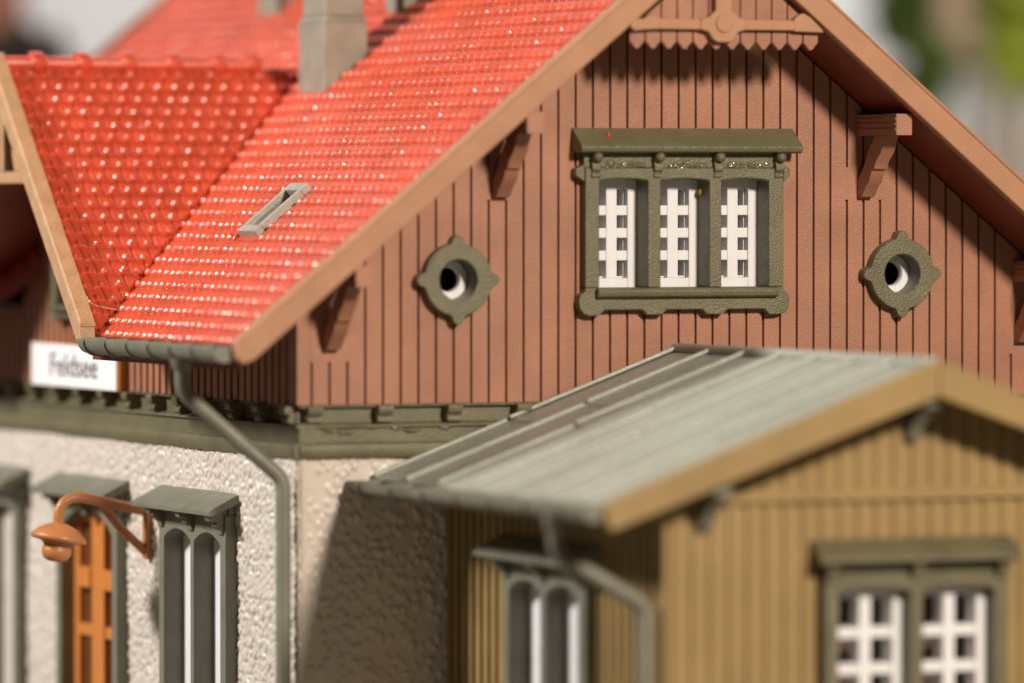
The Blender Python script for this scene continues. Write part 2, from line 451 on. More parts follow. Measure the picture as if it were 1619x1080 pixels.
# ---- gable ornament: toothed boarding in the plane of the bargeboards, tie beam and boss
m = MB(FRONT(-1.42))
k = -8
while k < 8:
    u0 = .01+k*.272; u1 = u0+.252; k += 1
    t = lambda u: 3.80-MS*abs(u)
    uc = (u0+u1)/2
    if t(uc) < 2.36 or u1 > 1.93 or u0 < -1.97: continue
    m.prism([(u0, 2.30), (u0+.05, 2.25), (uc-.025, 2.185), (uc+.025, 2.185), (u1-.05, 2.25), (u1, 2.30), (u1, max(2.36, t(u1))), (u0, max(2.36, t(u0)))], -.02, .075)
    m.box(u1, u1+.02, 2.40, max(2.42, t(u1+.02)), -.02, .04)
orn = m.build('gable_boarding', M['brown'], B, bevel=.02, seg=2)
m = MB(FRONT(-1.5))
m.box(-1.66, -.46, 2.485, 2.645, 0, .13); m.box(.30, 1.16, 2.485, 2.645, 0, .13)
m.prism([(1.14, 2.47), (1.66, 2.455), (1.62, 2.52), (1.42, 2.70), (1.30, 2.76), (1.20, 2.72), (1.14, 2.66)], 0, .14)
m.prism([(-1.64, 2.455), (-1.46, 2.47), (-1.14, 2.49), (-1.14, 2.66), (-1.3, 2.70), (-1.4, 2.68)], 0, .14)
m.prism([(-.48, 2.49), (-.34, 2.45), (-.27, 2.34), (-.18, 2.29), (.02, 2.29), (.1, 2.34), (.17, 2.45), (.31, 2.49), (.31, 2.645), (.18, 2.68), (.06, 2.78), (.07, 3.62), (-.23, 3.62), (-.22, 2.78), (-.34, 2.68), (-.48, 2.645)], 0, .15)
T0 = FRONT(-1.5); N_ = 28
m.add([(-.08+.145*math.cos(2*PI*i/N_), 2.585+.145*math.sin(2*PI*i/N_), w) for w in (.1, .185) for i in range(N_)],
      [tuple(range(N_, 2*N_))]+[(i, (i+1) % N_, N_+(i+1) % N_, N_+i) for i in range(N_)])
m.build('tie_beam', M['tan'], B, bevel=.02, seg=3)

# ---- main roof: slabs, tiles
EX = 8.10; YF, YR = -1.45, 21.2
rf = MB()
zs = lambda x: ZS-MS*abs(x); zt = lambda x: ZT-.06-MS*abs(x)
plan = [(0, YF), (0, YR), (-EX, YR), (-EX, 2*YD-5.05), (-7.9, 2*YD-5.3), (-3.9, YD+.15), (-3.9, YD-.15), (-7.9, 5.3), (-EX, 5.05), (-EX, YF)]
def slab(mb, pl, f0, f1):
    n = len(pl)
    mb.add([(x, y, f0(x, y)) for x, y in pl]+[(x, y, f1(x, y)) for x, y in pl],
           [tuple(range(n)), tuple(range(2*n-1, n-1, -1))]+[(i, (i+1) % n, n+(i+1) % n, n+i) for i in range(n)])
slab(rf, plan, lambda x, y: zs(x), lambda x, y: zt(x))
slab(rf, [(.001, YF), (EX, YF), (EX, YR), (.001, YR)], lambda x, y: zs(x), lambda x, y: zt(x)+.05)
ROOF = rf.build('roof', M['under'], B, bevel=0)

def tile_grid(ns, nt, ds, dt, s_len, t_len, seed, lip=.03, bead=None):
    """heights of a tiled slope; s runs down the slope, t along it"""
    fr = np.array([0, .12, .35, .55, .60, .64, .68, .74, .80, .86, .91, .95, .98, 1.0, 1.0001])
    per = 20
    cols = int(t_len/dt); t = np.linspace(0, cols*dt, cols*per+1)
    rows = int(math.ceil(s_len/ds)); r_ = np.random.default_rng(seed)
    S_, T_, H_ = [], [], []
    JT = r_.normal(0, .07, (rows, cols+3, 2))
    for r in range(rows):
        tf = (t/dt+(.5 if r % 2 else 0))
        ci = np.floor(tf).astype(int); tf = tf-ci-.5
        jit = r_.normal(0, .005, cols+3)[ci]
        for f in fr:
            ff = min(f, 1)
            h = lip*ff+jit*ff
            h = h + .0028*np.cos(2*PI*3*tf)*(.35+.65*ff)
            h = h-.016*np.exp(-((np.abs(tf)-.5)/.06)**2)
            if bead:
                h = h-.012*np.exp(-((np.abs(tf)-.5)/.05)**2)
                h = h+bead[0]*(1+3.2*JT[r, ci, 0])*np.sqrt(np.clip(1-((tf+.6*JT[r, ci, 1])/bead[1])**2-((ff-.78)/bead[2])**2, 0, 1))
            else:                                # chisel shaped nose
                a_ = tf*dt; b_ = (ff-.78)*ds
                p_ = (a_-b_)/math.sqrt(2); q_ = (a_+b_)/math.sqrt(2)
                nose = np.minimum(np.minimum((.60+JT[r, ci, 0])*a_-(.65+JT[r, ci, 1])*b_+.026, .048-1.1*p_), .040-.9*np.maximum(0, np.abs(q_)-.022))
                h = h+np.clip(nose, 0, .04)
            h = h+.006*np.exp(-(tf/.10)**2)*ff
            if f > .97: h = h-.012
            if f > 1: h = np.full_like(t, -.02)
            bow = .05*ds*np.exp(-(tf/.3)**2)*(ff if f > .8 else 0)
            S_.append(r*ds+ff*ds*1.0+bow); T_.append(t); H_.append(h)
    return np.array(S_), np.array(T_), np.array(H_)
DT, DS = .287, .301
c_, s_ = math.cos(math.atan(MS)), math.sin(math.atan(MS))
slen = EX/c_
Sg, Tg, Hg = tile_grid(0, 0, DS, DT, slen, YR-YF, 1)
Sg = Sg-(math.ceil(slen/DS)*DS-slen)          # full course at the eave
Xf, Yf = -Sg*c_, YF+Tg
Hg = np.where((Xf > -6.24) & (Xf < -5.18) & (Yf > 2.64) & (Yf < 3.55), .0, Hg)
X_ = -Sg*c_-Hg*s_; Y_ = YF+Tg; Z_ = ZT-Sg*s_+Hg*c_
P = np.stack([X_, Y_, Z_], -1)
cx_ = (X_[:-1,:-1]+X_[1:,1:])/2; cy_ = (Y_[:-1,:-1]+Y_[1:,1:])/2
hid = (np.abs(cy_-YD) < (4.05-.3-( -cx_-EX)*(-.83)*-1+0)) & False
xv = lambda y: -3.45-(np.abs(y-YD))*(8.02-3.1)/(9.1-5.03)     # plan line just inside the valley
hid = (cx_ < xv(cy_)-np.where(cy_ < YD, .75, .1))
keep = ~hid & (cx_ < .02)
me = grid_mesh('roof_tiles', P, keep)
link('roof_tiles', me, M['tile'], ROOF, 0, True, 24)
m = MB()
for i in range(26):
    y = YF+i*.86; m.tube([(0, y, ZT+.02), (0, y+.9, ZT+.05)], [.2, .17], 14)
m.build('ridge_cap', M['tile'], ROOF, 0)

# ---- dormer (cross gable) roof
DX0 = -8.20
zd = lambda y, o: ZD+o-MD*abs(y-YD)
VT, VB = (-2.96, 9.12), (-7.98, 4.96)        # valley in plan: top, bottom
DR = MB()
slab(DR, [(DX0, YD), (DX0, 4.93), VB, VT, (-3.0, YD)], lambda x, y: zd(y, -.16), lambda x, y: zd(y, -.07))
slab(DR, [(DX0, YD+.001), (-3.0, YD+.001), (VT[0], 2*YD-VT[1]), (VB[0], 2*YD-VB[1]), (DX0, 2*YD-4.93)], lambda x, y: zd(y, -.16), lambda x, y: zd(y, -.07))
DROOF = DR.build('dormer_roof', M['under'], B, bevel=0)
cd, sd = math.cos(math.atan(MD)), math.sin(math.atan(MD))
dl = (YD-4.93)/cd
for sg in (1, -1):
    Sg, Tg, Hg = tile_grid(0, 0, .305, .292, dl, 5.4, 5, .046, (.050, .135, .17))
    Sg = Sg-(math.ceil(dl/.305)*.305-dl)
    Xd = DX0+Tg; Yd = YD-sg*(Sg*cd+Hg*sd); Zd = ZD-.06-Sg*sd+Hg*cd
    P = np.stack([Xd, Yd, Zd], -1)
    if sg < 0: P = P[:, ::-1].copy()
    yd_ = YD-np.abs((P[:-1,:-1,1]+P[1:,1:,1])/2-YD); xc_ = (P[:-1,:-1,0]+P[1:,1:,0])/2
    me = grid_mesh('roof_tiles', P)
    bm = bmesh.new(); bm.from_mesh(me)
    a = Vector((VB[0], YD-sg*(YD-VB[1]), 0)); b = Vector((VT[0], YD-sg*(YD-VT[1]), 0)); d = (b-a).normalized()
    nrm = Vector((d.y, -d.x, 0)) if sg > 0 else Vector((-d.y, d.x, 0))
    bmesh.ops.bisect_plane(bm, geom=bm.verts[:]+bm.edges[:]+bm.faces[:], plane_co=a, plane_no=nrm, clear_outer=True)
    bmesh.ops.bisect_plane(bm, geom=bm.verts[:]+bm.edges[:]+bm.faces[:], plane_co=(0, YD, 0), plane_no=(0, sg, 0), clear_outer=True)
    rim = [e for e in bm.edges if e.is_boundary and all(abs((v.co-a).dot(nrm)) < 1e-3 for v in e.verts)]
    ex = bmesh.ops.extrude_edge_only(bm, edges=rim)
    for v in [g for g in ex['geom'] if isinstance(g, bmesh.types.BMVert)]: v.co.z -= .15
    bm.to_mesh(me); bm.free()
    link('roof_tiles', me, M['tile'], DROOF, 0, True, 42)
m = MB()                                     # added skirt along the near valley, recessed for a thin dark line
va, vb = Vector(VB), Vector(VT); vd = (vb-va).normalized(); vn = Vector((-vd.y, vd.x))
q = [va+vn*.07, vb+vn*.07, vb+vn*.14, va+vn*.14]
m.hexa([(p.x, p.y, zd(p.y, -.5)) for p in q], [(p.x, p.y, zd(p.y, -.1)) for p in q])
m.build('valley_flashing', M['under'], DROOF, 0)
m = MB(); i = 0
x = DX0-.05
while x < -3.7:
    x2 = min(x+.8, -3.62)
    m.tube([(x, YD, ZD+.0), (x+.66*(x2-x), YD, ZD+.0), (x+.70*(x2-x), YD, ZD+.02), (x2-.10, YD, ZD+.02), (x2, YD, ZD)], [.125, .125, .185, .185, .13], 16); x += .8
m.build('ridge_cap', M['tile'], DROOF, 0)

# ---- bargeboards
def rake(mb, pts, w0, w1):
    mb.prism(pts, w0, w1)
for s in (-1, 1):
    m = MB(FRONT(-1.45))
    xe = EX+.04
    low = ZT+.18-MS*xe
    pts = [(s*.0, 4.40), (s*.0, 3.91), (s*(xe-.25), 3.91-MS*(xe-.25)), (s*(xe-.06), low-.44), (s*(xe+.03), low-.36), (s*(xe+.05), low-.14), (s*(xe-.02), low-.0)]
    m.prism(pts, .0, .2)
    m.prism([(s*.0, 4.43), (s*.0, 4.35), (s*(xe-.02), 4.35-MS*(xe-.02)), (s*(xe-.02), 4.43-MS*(xe-.02))], -.05, .225)
    m.build('bargeboard', M['tan'], ROOF, bevel=.03, seg=3)
for s in (-1, 1):
    m = MB(FRONT(YR+.2)); m.prism([(0, 4.40), (0, 3.87), (s*EX, 3.87-MS*EX), (s*EX, 4.40-MS*EX)], 0, .2); m.build('bargeboard', M['tan'], ROOF, bevel=.03)
for s in (1, -1):                              # dormer bargeboards, s=1 is the near one
    m = MB(LEFT(DX0, YD, 0))
    e = YD-4.72
    pts = [(0, 2.26), (0, 1.84), (s*(e-.30), 1.84-.98*(e-.30)), (s*(e-.12), 1.84-.98*(e-.12)+.0), (s*(e+.05), 2.20-.98*e-.33), (s*e, 2.26-.98*e)]
    m.prism(pts, -.02, .25)
    m.prism([(0, 2.29), (0, 2.21), (s*(e+.02), 2.21-.98*(e+.02)), (s*(e+.02), 2.29-.98*(e+.02))], -.03, .235)
    m.build('bargeboard', M['tanD'], DROOF, bevel=.022, seg=2)
# dormer gable ornament (sawn brace, tie beam)
m = MB(LEFT(DX0+.1, YD, 0))
m.box(-1.72, 1.72, .10, .297, 0, .14)
for s in (-1, 1):
    m.prism([(s*.12, 1.70), (s*1.66, .20), (s*1.66, .298), (s*1.34, .298), (s*1.26, .45), (s*1.08, .52), (s*.92, .46), (s*.82, .298), (s*.58, .298), (s*.46, .55), (s*.44, .9), (s*.32, 1.16), (s*.12, 1.3)][::1], 0, .1)
m.box(-.12, .12, .302, 1.75, 0, .13)
m.build('gable_ornament', M['tanD'], DROOF, bevel=.02)

# ---- chimneys and skylight
def chimney(x0, x1, y0, y1, zb, zband, ztop):
    m = MB()
    m.hexa([(x0, y0, ZT-MS*abs(x0)-.2), (x1, y0, ZT-MS*abs(x1)-.2), (x1, y1, ZT-MS*abs(x1)-.2), (x0, y1, ZT-MS*abs(x0)-.2)],
           [(x0, y0, zband), (x1, y0, zband), (x1, y1, zband), (x0, y1, zband)])
    e = .05
    m.hexa([(x0, y0, zband), (x1, y0, zband), (x1, y1, zband), (x0, y1, zband)], [(x0+e, y0+e, zband+.1), (x1-e, y0+e, zband+.1), (x1-e, y1-e, zband+.1), (x0+e, y1-e, zband+.1)])
    m.box(x0+e, x1-e, y0+e, y1-e, zband+.1, ztop)
    m.box(x0-.08, x1+.08, y0-.08, y1+.08, ztop, ztop+.2)
    return m.build('chimney', M['chim'], ROOF, bevel=.02)
chimney(-3.27, -2.50, 7.10, 8.28, 1.6, 2.80, 6.3)
chimney(-1.50, -.80, 13.8, 14.75, 3, 4.2, 6.3)
chimney(-1.60, -.85, 7.7, 8.5, 3, 4.0, 6.3)
# skylight, in slope coordinates
def slope_pt(x, y, h): return (x-h*s_, y, ZT-MS*abs(x)+h*c_)
def slope_box(m, x0, x1, y0, y1, h0, h1):
    m.hexa([slope_pt(x0, y0, h0), slope_pt(x1, y0, h0), slope_pt(x1, y1, h0), slope_pt(x0, y1, h0)],
           [slope_pt(x0, y0, h1), slope_pt(x1, y0, h1), slope_pt(x1, y1, h1), slope_pt(x0, y1, h1)])
m = MB(); xa, xb, ya, yb = -6.15, -5.22, 2.74, 3.50
slope_box(m, xa, xa+.12, ya, yb, -.05, .12); slope_box(m, xb-.14, xb, ya, yb, -.05, .12)
slope_box(m, xa+.12, xb-.14, ya, ya+.11, -.05, .12); slope_box(m, xa+.12, xb-.14, yb-.11, yb, -.05, .12)
sk = m.build('skylight', M['light'], ROOF, bevel=.012)
m = MB(); slope_box(m, xa+.12, xb-.33, ya+.11, yb-.11, -.04, .035)
m.build('skylight_pane', M['sky_in'], sk, 0)
m = MB(); slope_box(m, xb-.33, xb-.14, ya+.11, yb-.11, -.04, .0)  # solid slab coloured dark at the upper end of the skylight
m.build('skylight_opening', M['dark'], sk, 0)

# ---- gutters and downpipes
def gutter(mb, x, y0, y1, z, r, band, first):
    n = 14; prof = [(r*math.cos(PI+PI*k/n), r*math.sin(PI+PI*k/n)) for k in range(n+1)]
    inner = [(.82*r*math.cos(2*PI-PI*k/n), -.02+.82*r*math.sin(2*PI-PI*k/n)) for k in range(n+1)]
    poly = prof+[(r, .03), (.82*r, .03)]+inner+[(-.82*r, .03), (-r, .03)]
    k_ = len(poly)
    vs = [(x+p[0], y, z+p[1]) for y in (y0, y1) for p in poly]
    fs = [(i, (i+1) % k_, k_+(i+1) % k_, k_+i) for i in range(k_)]
    mb.add(vs, fs)
    for y in (y0, y1-.03):                       # stop ends
        vs = [(x+p[0], yy, z+p[1]) for yy in (y, y+.03) for p in prof+[(r, .02), (-r, .02)]]
        q = n+3; mb.add(vs, [tuple(range(q)), tuple(range(2*q-1, q-1, -1))]+[(i, (i+1) % q, q+(i+1) % q, q+i) for i in range(q)])
    y = first
    while y < y1-.05:                            # straps
        ro = r+.035
        po = [(ro*math.cos(PI+PI*k/n), ro*math.sin(PI+PI*k/n)) for k in range(n+1)]+[(ro, .05), (-ro, .05)]
        q = n+3; vs = [(x+p[0], yy, z+p[1]) for yy in (y-.035, y+.035) for p in po]
        mb.add(vs, [tuple(range(q)), tuple(range(2*q-1, q-1, -1))]+[(i, (i+1) % q, q+(i+1) % q, q+i) for i in range(q)])
        y += band
def bend(pts, k=6, r=.18):
    out = [Vector(pts[0])]
    for a, b, c in zip(pts, pts[1:], pts[2:]):
        a, b, c = map(Vector, (a, b, c)); p = b+(a-b).normalized()*r; q = b+(c-b).normalized()*r
        out += [(1-t)**2*p+2*t*(1-t)*b+t*t*q for t in [i/k for i in range(k+1)]]
    return out+[Vector(pts[-1])]
m = MB(); gutter(m, -8.30, -1.43, 4.62, -2.40, .215, .97, -.55)
gu = m.build('gutter', M['oliveD'], B, bevel=.008, angle=50)
m = MB()
m.tube([(-8.3, .42, -2.58), (-8.3, .42, -2.72), (-8.3, .42, -2.78)], [.20, .16, .125], 18)
m.tube(bend([(-8.3, .42, -2.72), (-8.3, .42, -3.10), (-6.76, .10, -4.46), (-6.76, .10, GZ)]), .118, 18)
m.build('downpipe', M['oliveD'], gu, 0)

# ---- side windows and door (arched pairs under pitched hoods)
def arched_pair(T, par, name, zbot, leaf='sash', mats=('oliveD', 'white')):
    """casing 3.05 wide, centred on local u=0; v is world height"""
    f = MB(T); D0, D1 = -.30, .18
    if leaf == 'door':
        stl = [(-1.52, -1.27), (1.27, 1.52)]; ops = [(-1.27, 1.27)]; zc, rise = -5.32, .42
    else:
        stl = [(-1.52, -1.29), (-.07, .09), (1.27, 1.52)]; ops = [(-1.29, -.07), (.09, 1.27)]; zc, rise = -5.46, .17
    casing(f, stl, zbot, zc, rise, -5.14, D0, D1)
    f.box(-1.52, 1.52, -5.14, -4.95, -.06, .12)
    if leaf != 'door': f.box(-1.66, 1.66, zbot-.2, zbot, -.06, .26)
    fr = f.build(name, M[mats[0]], par, bevel=.018)
    h = MB(T); h.prism([(-.08, -4.80), (.0, -4.80), (.52, -5.06), (.52, -5.14), (.46, -5.15), (-.08, -4.92)], -1.88, 1.66, 'u')
    h.build('hood', M[mats[0]], fr, bevel=.014)
    for u in (-1.36, .01, 1.36):
        c = MB(T); c.prism([(.1, -4.99), (.46, -5.145), (.42, -5.24), (.30, -5.25), (.32, -5.32), (.24, -5.37), (.22, -5.45), (.1, -5.47)], u-.1, u+.1, 'u')
        c.build('corbel', M[mats[0]], fr, bevel=.016)
    if leaf == 'door':
        d = MB(T); w0, w1 = -.16, -.06
        d.box(-1.27, -1.0, zbot, -5.3, w0, w1); d.box(1.0, 1.27, zbot, -5.3, w0, w1); d.box(-.30, .30, zbot, -5.2, w0, w1+.03)
        for z0, z1, wx in ((-6.70, -6.36, .07), (-7.52, -7.32, 0), (-9.6, -9.3, 0), (-5.6, -5.0, -.02)):
            for a, b in ((-1.0, -.30), (.30, 1.0)): d.box(a, b, z0, z1, w0, w1+wx)
        d.box(-1.0, -.30, zbot, -9.6, w0, w1-.03); d.box(.30, 1.0, zbot, -9.6, w0, w1-.03)
        dl_ = d.build('door_leaf', M['door'], fr, bevel=.02)
        g = MB(T)
        for a, b in ((-1.0, -.30), (.30, 1.0)): g.box(a, b, -9.3, -5.5, w0-.06, w0+.02)
        g.build('panel', M['panel'], dl_, 0)
    else:
        for a, b in ops: sash(T, a, b, zbot, zc, fr, rows=6, front=-.16, st=.42, half=.05)
    return fr
side_win = [arched_pair(LEFT(XL, c, 0), B, 'arched_window', -8.75) for c in (C1, C3)]
arched_pair(LEFT(XL, C2, 0), B, 'entrance_door', GZ+.15, 'door')

# ================================================================== ANNEX
A = empty('goods_shed_annex', (-.15, -4.5, GZ), 'ochre boarded annex with pale sheet metal roof in front of the brown gable', 'building')
AXC, AXL, AXR, AYF = -.14, -4.08, 3.80, -8.10
AM, AZ = .37, -2.50                       # pitch, ridge height
AE = 5.20                                 # half width to the eave
atop = lambda u: AZ-.30-AM*abs(u-AXC)
m = MB(FRONT(AYF))
boards(m, AXL, AXR, GZ, atop, .297, -4.02, .13, holes=[(-1.50, 1.26, -8.6, -5.5)], breaks=(AXC,), groove=.05)
m.box(AXL+.02, AXR-.02, -4.52, -4.36, .001, .07)
m.build('boarded_front_wall', M['ochre'], A, bevel=.02)
m = MB(LEFT(AXL)); az = AZ-.32-AM*(AXC-AXL)
boards(m, .03, -AYF-.305, GZ, lambda u: az, .297, .2, .11, holes=[(4.15-1.42, 4.15+1.42, -8.9, -5.35)], groove=.06)
m.build('boarded_side_wall', M['ochre'], A, bevel=.018)
m = MB(); m.box(AXR-.3, AXR, AYF+.305, -.03, GZ, az); m.build('boarded_far_wall', M['ochre'], A)
m = MB(); m.box(AXL+1.2, AXR-1.2, AYF+1.2, -.3, GZ+.1, -4.6); m.build('interior_lining', M['dark'], A, 0)  # dark block standing in for the unlit annex interior
# sheet roof with standing seams and lapped joints
rf = MB(); AYR = -8.86
az0 = lambda x, y: AZ-.24-AM*abs(x-AXC); az1 = lambda x, y: AZ-.04-AM*abs(x-AXC)
slab(rf, [(AXC, AYR), (AXC, -.012), (AXC-AE, -.012), (AXC-AE, AYR)], az0, az1)
slab(rf, [(AXC+.001, AYR), (AXC+AE, AYR), (AXC+AE, -.012), (AXC+.001, -.012)], az0, az1)
seam_y = [-.09-1.27*k for k in range(7)]
lift = {0: .0, 1: .0}
for k, y in enumerate(seam_y):
    for sx in (-1, 1):
        xj = AXC+sx*(2.9-.75*(k % 2))
        p = lambda x, h: (x, y, AZ-.04-AM*abs(x-AXC)+h)
        rf.tube([p(AXC+sx*(AE-.02), .035), p(xj+sx*.05, .035)], .038, 12); rf.tube([p(xj, .06), p(AXC+sx*.05, .06)], .036, 12)
    if k < 6:
        for sx in (-1, 1):
            xj = AXC+sx*(2.9-.75*(k % 2))
            lo = [(AXC+sx*.05, yy, az1(AXC+sx*.05, 0)+.002) for yy in (y-.07, y-1.2)]
            q0 = (xj, AXC+sx*.05)
            rf.hexa([(q0[0], y-.02, az1(q0[0], 0)-.01), (q0[1], y-.02, az1(q0[1], 0)-.01), (q0[1], y-1.25, az1(q0[1], 0)-.01), (q0[0], y-1.25, az1(q0[0], 0)-.01)],
                    [(q0[0], y-.02, az1(q0[0], 0)+.014), (q0[1], y-.02, az1(q0[1], 0)+.004), (q0[1], y-1.25, az1(q0[1], 0)+.004), (q0[0], y-1.25, az1(q0[0], 0)+.014)])
rf.tube([(AXC, AYR, AZ-.01), (AXC, -.012, AZ-.01)], .09, 14)
AR = rf.build('roof', M['zinc'], A, bevel=.012)
for s in (-1, 1):
    m = MB(FRONT(-8.86))
    pts = [(AXC, AZ+.03), (AXC, AZ-.50), (AXC+s*(AE-.03), AZ-.50-AM*(AE-.03)+.08), (AXC+s*(AE+.08), AZ-.36-AM*AE), (AXC+s*(AE+.08), AZ+.03-AM*(AE+.08))]
    m.prism(pts, 0, .18); m.build('bargeboard', M['ochre'], AR, bevel=.03, seg=3)
m = MB(); gutter(m, AXC-AE-.22, AYR-.05, .0-.02, -4.52, .2, 1.27, -8.1)
ag = m.build('gutter', M['oliveD'], A, bevel=.008, angle=50)
gx = AXC-AE-.22
m = MB(); m.tube([(gx, -7.55, -4.68), (gx, -7.55, -4.82), (gx, -7.55, -4.9)], [.2, .17, .125], 16)
m.tube(bend([(gx, -7.55, -4.8), (gx, -7.55, -5.22), (AXL-.2, -7.86, -5.98), (AXL-.2, -7.86, GZ)]), .12, 16)
m.build('downpipe', M['oliveD'], ag, 0)
# brackets under the annex verge
for u, z in ((AXC, -3.22), (AXC-3.35, -4.46), (AXC+3.35, -4.46)):
    m = MB(FRONT(AYF, u, z)); m.box(-.13, .13, .05, .32, 0, .72)
    m.prism([(0, -.42), (.12, -.44), (.22, -.25), (.45, -.1), (.62, .05), (.3, .05), (0, -.2)], -.11, .11, 'u')
    m.build('roof_bracket', M['oliveD'], A, bevel=.02)
# annex windows
arched_pair(LEFT(AXL, -4.15, -.42), A, 'arched_window', -8.3)
def annex_window(T):
    f = MB(T)
    stl = [(-1.50, -1.28), (-.10, .10), (1.28, 1.50)]; ops = [(-1.28, -.10), (.10, 1.28)]
    casing(f, stl, -8.75, -5.78, .07, -5.66, -.3, .199)
    f.box(-1.50, 1.50, -5.66, -5.42, -.05, .105); f.box(-1.65, 1.65, -8.95, -8.75, -.05, .3)
    fr = f.build('front_window', M['olive'], A, bevel=.02)
    h = MB(T); h.prism([(-.02, -5.08), (.05, -5.08), (.42, -5.33), (.42, -5.41), (.35, -5.43), (-.02, -5.42)], -1.66, 1.62, 'u'); h.build('hood', M['olive'], fr, bevel=.016)
    for u in (-1.4, 0, 1.4):
        c = MB(T); c.prism([(.1, -5.43), (.33, -5.43), (.30, -5.55), (.24, -5.6), (.25, -5.66), (.2, -5.72), (.1, -5.74)], u-.09, u+.09, 'u'); c.build('corbel', M['olive'], fr, bevel=.016)
    for a, b in ops: sash(T, a, b, -8.75, -5.78, fr, rows=5, front=-.1)
annex_window(FRONT(AYF, -.12, 0))

# ================================================================== SEPARATE SMALL THINGS
LY, LXO = 6.6, XL+.05
wl = empty('wall_lamp', (LXO, LY, -5.6), 'orange brown swan neck wall lamp with mushroom shade beside the arched window', 'lamp')
m = MB()
m.box(LXO-.14, LXO+.02, LY-.1, LY+.1, -6.05, -5.16)
m.build('mounting_plate', M['lamp'], wl, bevel=.02)
m = MB()
xs0 = LXO-.1
arm = [(xs0, LY, -5.26), (-7.0, LY, -5.18), (-7.5, LY, -5.07), (-7.74, LY, -5.02), (-7.92, LY, -5.02), (-8.05, LY, -5.09), (-8.12, LY, -5.2), (-8.14, LY, -5.34), (-8.14, LY, -5.5)]
m.tube(arm, [.088]*9, 14); m.build('arm', M['lamp'], wl, 0)
m = MB(); m.tube([(-7.42, LY, -5.11), (-7.1, LY, -5.5), (xs0+.02, LY, -5.96)], .075, 12); m.build('brace', M['lamp'], wl, 0)
tl = Matrix.Rotation(math.radians(10), 3, 'Y') @ Matrix.Rotation(math.radians(0), 3, 'X')
m = MB(); m.lathe([(.08, .26), (.14, .24), (.25, .20), (.36, .13), (.44, .05), (.46, .0), (.43, -.04), (.33, -.05), (.28, -.06), (.24, -.10)], (-8.14, LY, -5.68), 40, tl)
sh = m.build('shade', M['lamp'], wl, 0, True, 60)
m = MB(); m.lathe([(.24, -.08), (.225, -.13), (.245, -.18), (.24, -.26), (.19, -.34), (.12, -.375), (.03, -.38)], (-8.14, LY, -5.68), 32, tl)
m.build('bulb_holder', M['lamp'], wl, 0, True, 60)

sg = empty('station_sign', (XL-.1, 9.85, -3.0), 'white station name board reading Feldsee on the brown side wall', 'sign')
m = MB(LEFT(XL)); m.box(-11.97, -7.72, -3.33, -2.62, .135, .17); m.build('name_board', M['sign'], sg, bevel=.008)
m = MB(LEFT(XL)); m.box(-12.0, -7.66, -3.34, -2.61, .02, .134); m.build('backing_board', M['door'], sg, bevel=.008)
cu = bpy.data.curves.new('lettering', 'FONT'); cu.body = 'Feldsee'; cu.size = .60; cu.extrude = .004; cu.align_x = 'CENTER'; cu.align_y = 'CENTER'; cu.resolution_u = 4
to = bpy.data.objects.new('tmp_text', cu); COL.objects.link(to); bpy.context.view_layer.update()
me = bpy.data.meshes.new_from_object(to.evaluated_get(bpy.context.evaluated_depsgraph_get())); bpy.data.objects.remove(to)
me.name = 'lettering'; me.materials.clear()
w = [v.co.x for v in me.vertices]; sxx = 2.35/(max(w)-min(w))
me.transform(LEFT(XL, 9.82, -2.98) @ Matrix.Translation((0, 0, .176)) @ Matrix.Diagonal((sxx, .92, 1, 1)))
link('lettering', me, M['ink'], sg, 0, False)

m = MB(FRONT(0)); m.ball((-1.4, .845, .215), .05, 10, 6, (.8, 1.2, .5))
f1 = m.build('scatter_fleck', M['fleckR'], None, 0); tag(f1, 'tiny dark red fleck on the green hood of the triple gable window', 'fleck')
m = MB(FRONT(0)); m.ball((.345, -.04, -.12), .055, 9, 6, (.7, 1.1, .8))
f2 = m.build('scatter_fleck', M['fleckY'], None, 0); tag(f2, 'tiny yellow green fleck stuck beside the middle white sash of the gable window', 'fleck')
m = MB(); m.tube([(-8.13, 5.13, -1.80), (-8.02, 5.1, -1.86), (-7.86, 5.02, -1.90), (-7.72, 4.95, -1.93)], .004, 6)
m.ball((-8.14, 5.16, -1.79), .045, 8, 5, (1, .8, .7)); m.ball((-8.15, 5.2, -1.74), .03, 8, 5, (.8, .7, 1))
fb = m.build('dust_fibre', M['fibre'], None, 0); tag(fb, 'pale curled dust fibre caught at the foot of the tan dormer bargeboard', 'fibre')

# ================================================================== SURROUNDINGS (all far out of focus)
m = MB(); m.box(-160, 220, -60, 260, GZ-.6, GZ)
tag(m.build('ground', M['ground'], None, 0), kind='structure')
th = math.radians(23.5)
Fh = Vector((math.sin(th), math.cos(th), 0)); Rh = Vector((math.cos(th), -math.sin(th), 0))
m = MB(); c0 = Vector((-41.57, -88.79, 0))+Fh*250
bx = [c0+Rh*a+Vector((0, 0, z)) for a, z in ((-130, GZ), (130, GZ), (130, 200), (-130, 200))]
m.hexa([tuple(p) for p in bx], [tuple(p+Fh*2) for p in bx])
tag(m.build('sky', M['backwall'], None, 0), kind='structure')  # pale backdrop wall, extended upward to be mirrored in the roofs

